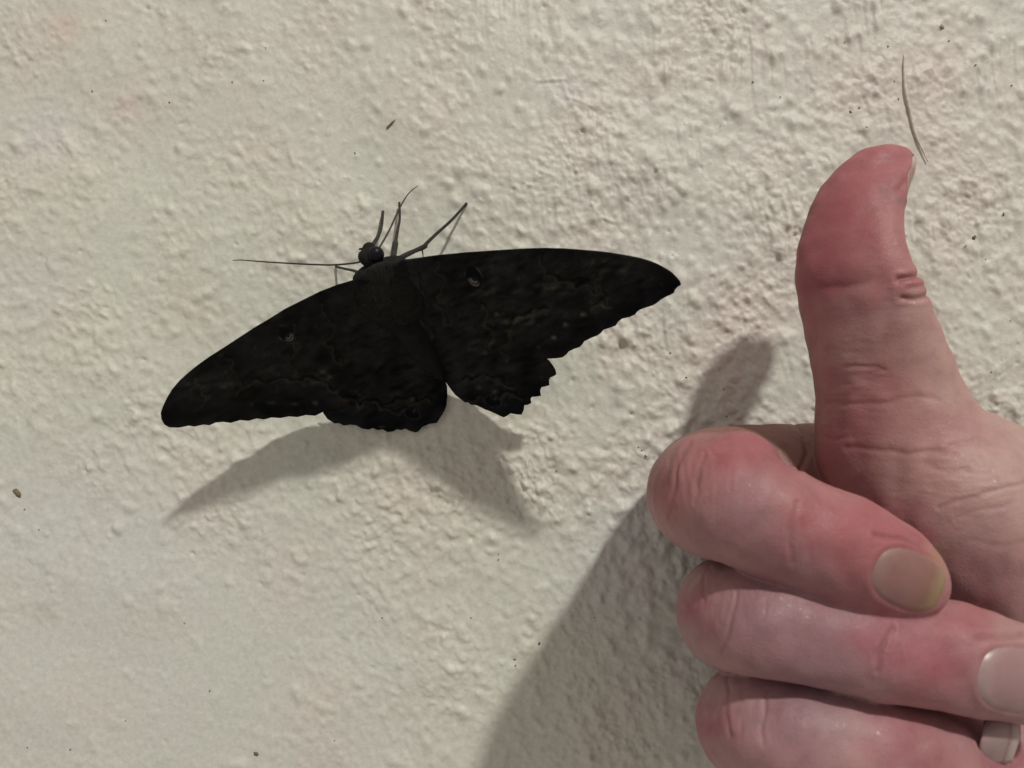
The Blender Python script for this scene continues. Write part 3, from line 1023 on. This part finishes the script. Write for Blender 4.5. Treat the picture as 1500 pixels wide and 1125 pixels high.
# skin creases (photo polylines: points, width, depth)
CREASES = [
    # index knuckle
    ([(1012, 648), (996, 672), (988, 710), (982, 745), (976, 765)], 2.6, 1.5), ([(1032, 664), (1024, 690), (1020, 715), (1016, 738)], 2.4, 1.2), ([(1040, 660), (1050, 672)], 2.5, 1.0),
    ([(1166, 735), (1158, 780), (1162, 825)], 4.0, 1.5), ([(1176, 760), (1178, 790)], 3.5, 0.7), ([(1090, 655), (1105, 664), (1122, 668)], 5, 1.0),
    # the finger behind, at the thumb
    ([(1165, 620), (1178, 640), (1182, 660), (1170, 690)], 3.0, 2.5),
    # middle finger
    ([(1042, 832), (1034, 850), (1031, 870), (1033, 880)], 2.6, 1.4), ([(1080, 868), (1073, 900), (1066, 930), (1058, 955)], 2.4, 1.5), ([(1108, 850), (1104, 880)], 2.4, .6), ([(1122, 880), (1118, 910)], 2.2, .5),
    ([(1306, 915), (1296, 938), (1288, 960), (1285, 985)], 3.4, 2.4), ([(1312, 920), (1305, 950)], 3, .7), ([(1320, 945), (1316, 975)], 3, .6),
    ([(1432, 932), (1455, 936), (1480, 934), (1500, 930)], 4.5, 2.4),
    # ring finger
    ([(1070, 990), (1066, 1015), (1064, 1045), (1070, 1075)], 2.8, 1.5), ([(1122, 1010), (1120, 1050), (1117, 1090)], 2.6, 1.5), ([(1090, 1000), (1088, 1020)], 2.4, .5),
    # above the index nail
    ([(1285, 782), (1305, 788), (1325, 792), (1345, 802), (1352, 812)], 4.0, 2.4),
    # thumb joint
    ([(1314, 409), (1324, 408), (1352, 402)], 4.0, 4.6), ([(1322, 436), (1336, 437), (1365, 431)], 4.0, 3.4), ([(1326, 422), (1350, 419)], 2.8, 1.6), ([(1318, 278), (1328, 262), (1345, 246)], 4.0, 1.8),
    ([(1190, 424), (1225, 420), (1250, 417), (1270, 412)], 5.5, 1.6), ([(1240, 536), (1270, 537), (1295, 541)], 2.8, 1.1), ([(1215, 590), (1255, 595), (1300, 590), (1340, 580), (1375, 588)], 4.0, 1.0),
    # ball of the thumb
    ([(1240, 655), (1290, 658), (1330, 664), (1380, 660), (1420, 650)], 4.0, 1.4), ([(1375, 742), (1400, 730), (1430, 728), (1470, 715), (1500, 706)], 3.2, 1.6), ([(1355, 680), (1385, 690), (1415, 688)], 4, 1.0),
    ([(1400, 760), (1440, 745), (1480, 742)], 3, .7), ([(1210, 640), (1250, 640)], 3, .8), ([(1420, 790), (1460, 800), (1500, 796)], 4, .6), ([(1450, 650), (1480, 660), (1500, 670)], 4, 0.8),
]
disp = np.zeros(len(hv))
jn = spectral(512, 2.0, 8, 8, 30, 30, seed=41)
jx = hpx + 1.6 * sample(jn, 2.0, hpx, hpy)
jy = hpy + 1.6 * sample(jn, 2.0, hpx + 200, hpy)
front = hv[:, 2] > np.where(hpx < 1190, 60, 110)
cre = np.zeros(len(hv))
for poly, w, dep in CREASES:
    x0, x1 = min(p[0] for p in poly) - 25, max(p[0] for p in poly) + 25
    y0, y1 = min(p[1] for p in poly) - 25, max(p[1] for p in poly) + 25
    m = (hpx > x0) & (hpx < x1) & (hpy > y0) & (hpy < y1) & front
    d = seg_dist(jx[m], jy[m], poly)
    dep *= 0.62
    disp[m] += -dep * np.exp(-(d / w) ** 2) + 0.30 * dep * np.exp(-((d - 2.6 * w) / (1.5 * w)) ** 2)
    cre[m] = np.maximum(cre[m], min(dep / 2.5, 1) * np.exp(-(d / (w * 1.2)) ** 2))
# soft lumps of flesh and fine wrinkling over the bent knuckles
lump = spectral(512, 2.0, 14, 14, 45, 45, seed=42)
disp += 0.5 * sample(lump, 2.0, hpx + 0.7 * hv[:, 2], hpy)
wr = spectral(512, 2.0, 1.8, 9, 5, 30, seed=43)
kn = sum(np.exp(-((hpx - x) ** 2 + (hpy - y) ** 2) / r ** 2) for x, y, r in ((1010, 710, 60), (1050, 890, 55), (1085, 1050, 55), (1300, 955, 35), (1165, 790, 35)))
disp += 0.22 * np.clip(kn, 0, 1) * sample(wr, 2.0, hpx, hpy)
wt = spectral(512, 2.0, 8, 1.8, 28, 5, seed=44)
kt = sum(np.exp(-((hpx - x) ** 2 + (hpy - y) ** 2) / r ** 2) for x, y, r in ((1320, 425, 40), (1250, 560, 60), (1400, 700, 90)))
disp += 0.16 * np.clip(kt, 0, 1) * sample(wt, 2.0, hpx, hpy)


# nail beds: sink the plate area a little, raise the fold around it
NAILS = {   # centre, axis angle (deg, y down), half length, half width
    'index': ((1330, 849), 24.0, 51, 43),
    'middle': ((1486, 996), 10.0, 52, 48),
}


def nail_uv(nm, px, py):
    (cx, cy), a, hl, hw = NAILS[nm]
    a = math.radians(a)
    dx, dy = px - cx, py - cy
    return (dx * math.cos(a) + dy * math.sin(a)) / hl, (-dx * math.sin(a) + dy * math.cos(a)) / hw


NAIL_F = {}
for nm in NAILS:
    u, v = nail_uv(nm, hpx, hpy)
    fin = np.array([r[:4] for r in FINGERS[nm]][-4:], float)
    fin = catmull(fin, 3)
    fc = P(fin[:, 0], fin[:, 1], fin[:, 2])
    dist = np.min([np.linalg.norm(hv - c, axis=1) - r * (1 - h / F) for c, r, h in zip(fc, fin[:, 3], fin[:, 2])], axis=0)
    m = (np.abs(u) < 2) & (np.abs(v) < 2) & (dist < 5) & (hv[:, 2] > fin[-1, 2] - 14)
    d = np.where(u < 0, (np.abs(u) ** 2.6 + np.abs(v) ** 2.6) ** (1 / 2.6), (np.abs(u) ** 2.7 + np.abs(v) ** 2.7) ** (1 / 2.7))
    d = np.where(m, d, 9.0)
    NAIL_F[nm] = (u, v, d)
    keep = sstep(1.0, 1.25, d)
    disp *= np.where(m, keep, 1)
    side = sstep(0.75, 0.25, u)
    disp += np.where(m, (0.6 * np.exp(-((d - 1.13) / 0.12) ** 2) - 0.5 * np.exp(-((d - 1.0) / 0.05) ** 2)) * side, 0)
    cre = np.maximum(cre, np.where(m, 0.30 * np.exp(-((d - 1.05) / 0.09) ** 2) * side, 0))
axn = np.array([0.40, -0.916])
ndn = np.array([0.93, 0.36, 0.0])
face_d = hn @ (ndn / np.linalg.norm(ndn))
tu = ((hpx - 1338) * axn[0] + (hpy - 268) * axn[1]) / 40.0
reg = (hpx > 1270) & (hpx < 1375) & (hpy > 205) & (hpy < 330)
zc = hv[reg & (face_d > 0.9) & (np.abs(tu) < 1), 2].mean()
tv = (hv[:, 2] - zc) / 20.0
td = np.where(reg & (face_d > 0.0), (np.abs(tu) ** 2.8 + np.abs(tv) ** 2.8) ** (1 / 2.8), 9.0)
td = td + 2.2 * np.clip(0.50 - face_d, 0, 1)
NAIL_F['thumb'] = (tu, tv, td)
disp *= np.where(td < 9, sstep(1.0, 1.3, td), 1)
disp += np.where(td < 9, 1.2 * np.exp(-((td - 1.16) / 0.13) ** 2) * sstep(0.9, 0.4, tu), 0)
hv2 = hv + hn * (disp * np.clip(facing + 0.45, 0, 1))[:, None]

# skin tone: pale flesh flushed red or mauve in places, some light and shade painted in
PALE = np.array([0.410, 0.245, 0.225])
tone_h = np.tile(PALE, (len(hv), 1))
RED, DEEP, MAUVE, YEL, WHITE = np.array([0.345, 0.115, 0.132]), np.array([0.240, 0.060, 0.072]), np.array([0.240, 0.132, 0.148]), np.array([0.40, 0.27, 0.13]), np.array([0.47, 0.345, 0.300])
SPOTS = [
    (1290, 245, 75, RED, .95), (1230, 320, 90, RED, .9), (1190, 380, 60, RED, .9), (1240, 300, 45, DEEP, .25), (1230, 425, 40, DEEP, .45), (1195, 420, 40, DEEP, .35), (1330, 412, 22, RED, .8),
    (1290, 390, 45, RED, .3), (1285, 480, 60, MAUVE, .4), (1310, 560, 55, RED, .5), (1385, 610, 60, RED, .5), (1350, 640, 50, RED, .35), (1460, 715, 125, WHITE, .9), (1400, 560, 75, WHITE, .55), (1270, 500, 60, WHITE, .25), (1330, 690, 60, WHITE, .2), (1260, 590, 40, RED, .3), (1250, 640, 40, DEEP, .35), (1215, 660, 50, RED, .6), (1400, 680, 60, RED, .35),
    (1480, 635, 40, WHITE, .7), (1475, 715, 65, WHITE, .5), (1425, 700, 40, WHITE, .25), (1375, 510, 40, WHITE, .6), (1400, 570, 35, WHITE, .5), (1345, 460, 30, WHITE, .4), (1320, 285, 20, MAUVE, .7), (1180, 340, 45, DEEP, .35), (1185, 470, 35, RED, .5), (1200, 560, 35, RED, .5), (1155, 660, 40, DEEP, .4), (1450, 840, 60, MAUVE, .5), (1300, 700, 60, PALE, .2), (1440, 760, 50, MAUVE, .35), (1360, 820, 60, MAUVE, .3),  # shade beside the thumbnail and light on the thumb's right edge painted in
    (1060, 650, 60, RED, .85), (1110, 660, 55, RED, .85), (975, 720, 40, RED, .6), (1080, 750, 60, MAUVE, .75), (1150, 800, 60, MAUVE, .7), (1190, 760, 45, RED, .8), (1240, 770, 55, RED, .9), (1300, 780, 60, RED, .95), (1255, 850, 50, DEEP, .6), (1370, 815, 22, YEL, .5), (1340, 790, 35, RED, .6), (1020, 790, 40, MAUVE, .3),
    (1010, 890, 35, RED, .8), (1050, 845, 35, WHITE, .3), (1100, 900, 60, MAUVE, .6), (1180, 900, 70, MAUVE, .55), (1290, 930, 60, RED, .75), (1360, 960, 70, RED, .9), (1400, 980, 50, DEEP, .4), (1410, 900, 50, RED, .7), (1220, 950, 60, MAUVE, .4),
    (1040, 1060, 40, RED, .85), (1080, 1000, 30, WHITE, .3), (1180, 1040, 80, MAUVE, .8), (1250, 1060, 60, WHITE, .35), (1320, 1090, 60, RED, .6), (1370, 1110, 50, DEEP, .4), (1470, 1115, 40, RED, .7), (1150, 640, 40, MAUVE, .35),
]
wn = spectral(512, 2.0, 10, 10, 40, 40, seed=45)
sx_, sy_ = hpx + 8 * sample(wn, 2.0, hpx, hpy), hpy + 8 * sample(wn, 2.0, hpx + 300, hpy)
for x, y, r, c, k in SPOTS:
    g = (k * np.exp(-((sx_ - x) ** 2 + (sy_ - y) ** 2) / r ** 2))[:, None]
    tone_h = tone_h * (1 - g) + c * g
bk = (sstep(230, 170, hv[:, 2]) * sstep(1215, 1190, hpx))[:, None]        # the base of the index finger, behind: the thumb's shade painted in as brown
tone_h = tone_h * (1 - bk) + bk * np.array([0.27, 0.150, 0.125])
tone_h *= 0.90 * np.array([1.03, 0.885, 0.935])
low_f = sstep(800, 900, hpy - 0.12 * (hpx - 1000))[:, None]          # the lower fingers are colder, more mauve
tone_h *= 1 + low_f * np.array([-0.03, 0.03, 0.09])
tone_h = tone_h * (1 - 0.45 * cre[:, None]) + np.array([0.18, 0.055, 0.05]) * 0.45 * cre[:, None]  # creases darkened in the colour, standing for their shade

hand_loc = to_m(P(1750, 900, 0.0))
hand = empty('person', hand_loc)
tag(hand, 'bare hand giving a thumbs up in front of the wall, fingers curled', 'person')
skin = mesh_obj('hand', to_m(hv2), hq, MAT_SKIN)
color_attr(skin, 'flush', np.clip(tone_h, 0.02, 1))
keep_world(skin, hand)

bvh = BVHTree.FromPolygons([tuple(v) for v in to_m(hv2)], [tuple(int(i) for i in q) for q in hq])
eye = Vector((0, -F * U, 0))


def cast(px, py):
    tgt = Vector(to_m(P(px, py, 0.0)))
    hit, n, _i, _d = bvh.ray_cast(eye, (tgt - eye).normalized())
    return hit, n


def nail_on(nm, label, colors):
    """the plate follows the fingertip, stands a little proud of it, and dips under the skin at its root and sides"""
    u, v, d = NAIL_F[nm]
    sel = d < 1.16
    fs = hq[sel[hq].all(1)]
    used = np.unique(fs)
    remap = np.full(len(hv), -1)
    remap[used] = np.arange(len(used))
    uu, vv, dd = u[used], v[used], d[used]
    free = sstep(0.55, 0.95, uu)
    grow = 4.0 * sstep(0.45, 1.0, uu)[:, None] * np.array([0.40, -0.916, 0]) * (nm == 'thumb') * sstep(1.0, 0.7, dd)[:, None]
    off = -1.4 + (1.75 + 1.4 * free) * sstep(1.14, 0.84, dd) + 0.9 * (1 - np.clip(np.abs(vv), 0, 1) ** 2)
    o = mesh_obj('fingernail', to_m(hv[used] + hn[used] * off[:, None] + grow), remap[fs], MAT_NAIL, mode='sheet')
    color_attr(o, 'flush', np.array([colors(a, b) for a, b in zip(uu, vv)]))
    keep_world(o, hand)
    return tag(o, label)


def mixc(a, b, t):
    t = min(max(t, 0), 1)
    return tuple(x * (1 - t) + y * t for x, y in zip(a, b))


def idx_col(u, v):
    c = mixc((0.285, 0.165, 0.158), (0.250, 0.122, 0.114), (u + 0.98 - 0.35 * v * v) * 2.2)
    c = mixc(c, (0.235, 0.108, 0.088), (u - 0.1) * 2.0)
    return mixc(c, (0.27, 0.190, 0.105), (u + 0.10 * v * v - 0.56) * 3)


def mid_col(u, v):
    return mixc((0.36, 0.240, 0.242), (0.32, 0.185, 0.190), (u + 0.98 - 0.35 * v * v) * 2.2)


nail_on('index', 'index fingernail with a yellowish free edge', idx_col)
nail_on('middle', 'pale middle fingernail', mid_col)


def nail_free(label, P_of, colors, n_u=16, n_v=14, thick=2.0):
    V, C, Fc = [], [], []
    for i in range(n_u):
        for j in range(n_v):
            u, v = i / (n_u - 1), -1 + 2 * j / (n_v - 1)
            V.append(to_m(P_of(u, v)))
            C.append(colors(u, v))
    for i in range(n_u - 1):
        for j in range(n_v - 1):
            Fc.append((i * n_v + j, (i + 1) * n_v + j, (i + 1) * n_v + j + 1, i * n_v + j + 1))
    o = mesh_obj('fingernail', np.array(V), Fc, MAT_NAIL, mode='sheet')
    color_attr(o, 'flush', np.array(C))
    s = o.modifiers.new('thickness', 'SOLIDIFY')
    s.thickness = thick * U
    s.offset = 0
    keep_world(o, hand)
    return tag(o, label)


nail_on('thumb', 'thumbnail seen edge on at the tip', lambda u, v: mixc((0.33, 0.19, 0.185), (0.42, 0.33, 0.28), (u - 0.45) * 4))

ring_curve = catmull([(1442, 1104), (1452, 1084), (1462, 1064), (1470, 1046)], 6)


def ring_nail(u, v):
    x = 1436 + 50 * u
    y = 1086 + 38 * v * (1 - 0.25 * (1 - u) ** 4) - 8 * u
    bow = 1 - (abs(v) ** 2) * 0.55
    return P(x - 6 * v + 8 * u * (1 - abs(v)), y, 410 + 24 * bow - 10 * u * u)


nail_free('pale ring fingernail half hidden under the middle finger', ring_nail, lambda u, v: mixc((0.31, 0.205, 0.205), (0.44, 0.345, 0.33), (u - 0.74) * 6) if not 0.68 < u < 0.78 else (0.24, 0.14, 0.125))

# ---------------------------------------------------------------- small things on the wall
rows = []
bl = max(float(wall_h(x + e, y + e)) for x, y in bp for e in (-3, 0, 3))
for i, (x, y) in enumerate(bp):
    t = i / (len(bp) - 1)
    rows.append((x, y, bl + 0.2 + 1.1 * math.sin(2.6 * t), (1.2 + 1.2 * math.sin(math.pi * min(1, 0.2 + 0.8 * t))) * (0.5 if i in (0, len(bp) - 1) else 1)))
bristle = part('bristle', tube_px(rows, 6, 8), MAT_BRISTLE, empty('tmp', (0, 0, 0)))
bpy.data.objects.remove(bpy.data.objects['tmp'])
tag(bristle, 'thin pale bristle stuck upright in the paint just above the thumb tip', 'bristle')


def chip(name, px, py, rx, ry, ang, hgt, mat, label, cat, seed, group=None):
    r = np.random.default_rng(seed)
    n, V, Fc = 11, [], []
    ca, sa = math.cos(ang), math.sin(ang)
    h0 = float(wall_h(px, py))
    for lev, (f, z) in enumerate(((1.0, -0.6), (0.86, 0.55 * hgt), (0.45, hgt))):
        for k in range(n):
            w = 2 * math.pi * k / n
            j = f * (1 + 0.22 * r.standard_normal() * (1 if lev < 2 else 0.5))
            u, v = rx * j * math.cos(w), ry * j * math.sin(w)
            V.append(P(px + u * ca - v * sa, py + u * sa + v * ca, h0 + z))
    for lev in range(2):
        for k in range(n):
            k2 = (k + 1) % n
            Fc.append((lev * n + k, lev * n + k2, (lev + 1) * n + k2, (lev + 1) * n + k))
    Fc.append(tuple(2 * n + k for k in range(n)))
    o = mesh_obj(name, to_m(np.array(V)), [f[::-1] for f in Fc], mat)
    return tag(o, label, cat, group)


chip('flake', 25, 722, 8, 4.5, 0.9, 3.0, MAT_FLAKE, 'small brown flake near the left edge of the wall, level with the moth shadow tip', 'flake', 1)
chip('lint_tuft', 1379, 39, 4.5, 3, 0.9, 3.0, MAT_SPLINTER, 'dark fluffy speck high on the wall, right of the bristle top', 'lint', 2)
chip('splinter', 573, 181, 11, 1.4, -0.72, 3.0, MAT_SPLINTER, 'short slanting splinter on the wall high above the moth head', 'splinter', 3)
chip('dirt_speck', 375, 1104, 4.0, 3.2, 0.2, 2.2, MAT_DIRT, 'round dark speck at the bottom edge of the wall, left half', 'speck', 4)
chip('dirt_speck', 1427, 348, 3.4, 3.0, 0.2, 2.0, MAT_DIRT, 'dark speck on the wall to the right of the thumb', 'speck', 5)
SPK = [(1316, 145, 2.6), (1269, 186, 2.6), (1246, 164, 3.0), (1259, 158, 2.0), (1301, 68, 1.8), (1237, 62, 1.6), (135, 134, 2.6), (307, 1012, 2.4), (248, 150, 1.8), (790, 943, 3.0), (754, 966, 2.4), (755, 975, 2.0),
       (730, 812, 1.8), (730, 820, 1.8), (1470, 314, 3.0), (1414, 361, 2.0), (184, 1056, 2.0), (340, 120, 2.0), (386, 118, 1.6), (389, 70, 1.6), (520, 224, 2.0), (1085, 650, 2.2), (935, 655, 2.6), (940, 660, 2.0), (946, 668, 2.0),
       (1060, 570, 2.0), (1064, 610, 2.2), (1005, 553, 2.4), (982, 517, 1.8), (1103, 120, 1.8), (1055, 185, 1.6), (270, 913, 1.6), (57, 776, 2.0), (36, 746, 2.0), (155, 30, 1.6), (1390, 60, 2.2), (1482, 125, 2.0), (1429, 95, 1.6),
       (1172, 206, 1.6), (1143, 142, 1.6), (1310, 119, 1.6), (1480, 470, 2.0), (1452, 545, 1.8), (1444, 380, 1.6), (815, 690, 1.8), (690, 905, 1.6), (560, 905, 1.6), (870, 905, 1.6), (490, 1085, 1.6), (103, 1098, 2.2), (40, 1095, 1.8)]
SV, SF = [], []
sr = np.random.default_rng(77)
for x, y, r in SPK:
    h0 = float(wall_h(x, y))
    i = len(SV)
    e = sr.uniform(0.6, 1.6)
    ph = sr.uniform(0, 3)
    for f, z in ((1.0, -0.5), (0.6, 1.3)):
        for k in range(7):
            w = 2 * math.pi * k / 7
            j = f * sr.uniform(0.6, 1.25) * r * 0.72
            u, v = j * e * math.cos(w), j / e * math.sin(w)
            SV.append(P(x + u * math.cos(ph) - v * math.sin(ph), y + u * math.sin(ph) + v * math.cos(ph), h0 + z))
    for k in range(7):
        k2 = (k + 1) % 7
        SF.append((i + k2, i + k, i + 7 + k, i + 7 + k2))
    SF.append(tuple(i + 7 + k for k in range(7))[::-1])
grit = mesh_obj('grit', to_m(np.array(SV)), SF, MAT_DIRT)
tag(grit, 'scattered tiny dark grit caught in the wall paint', None, None, 'stuff')
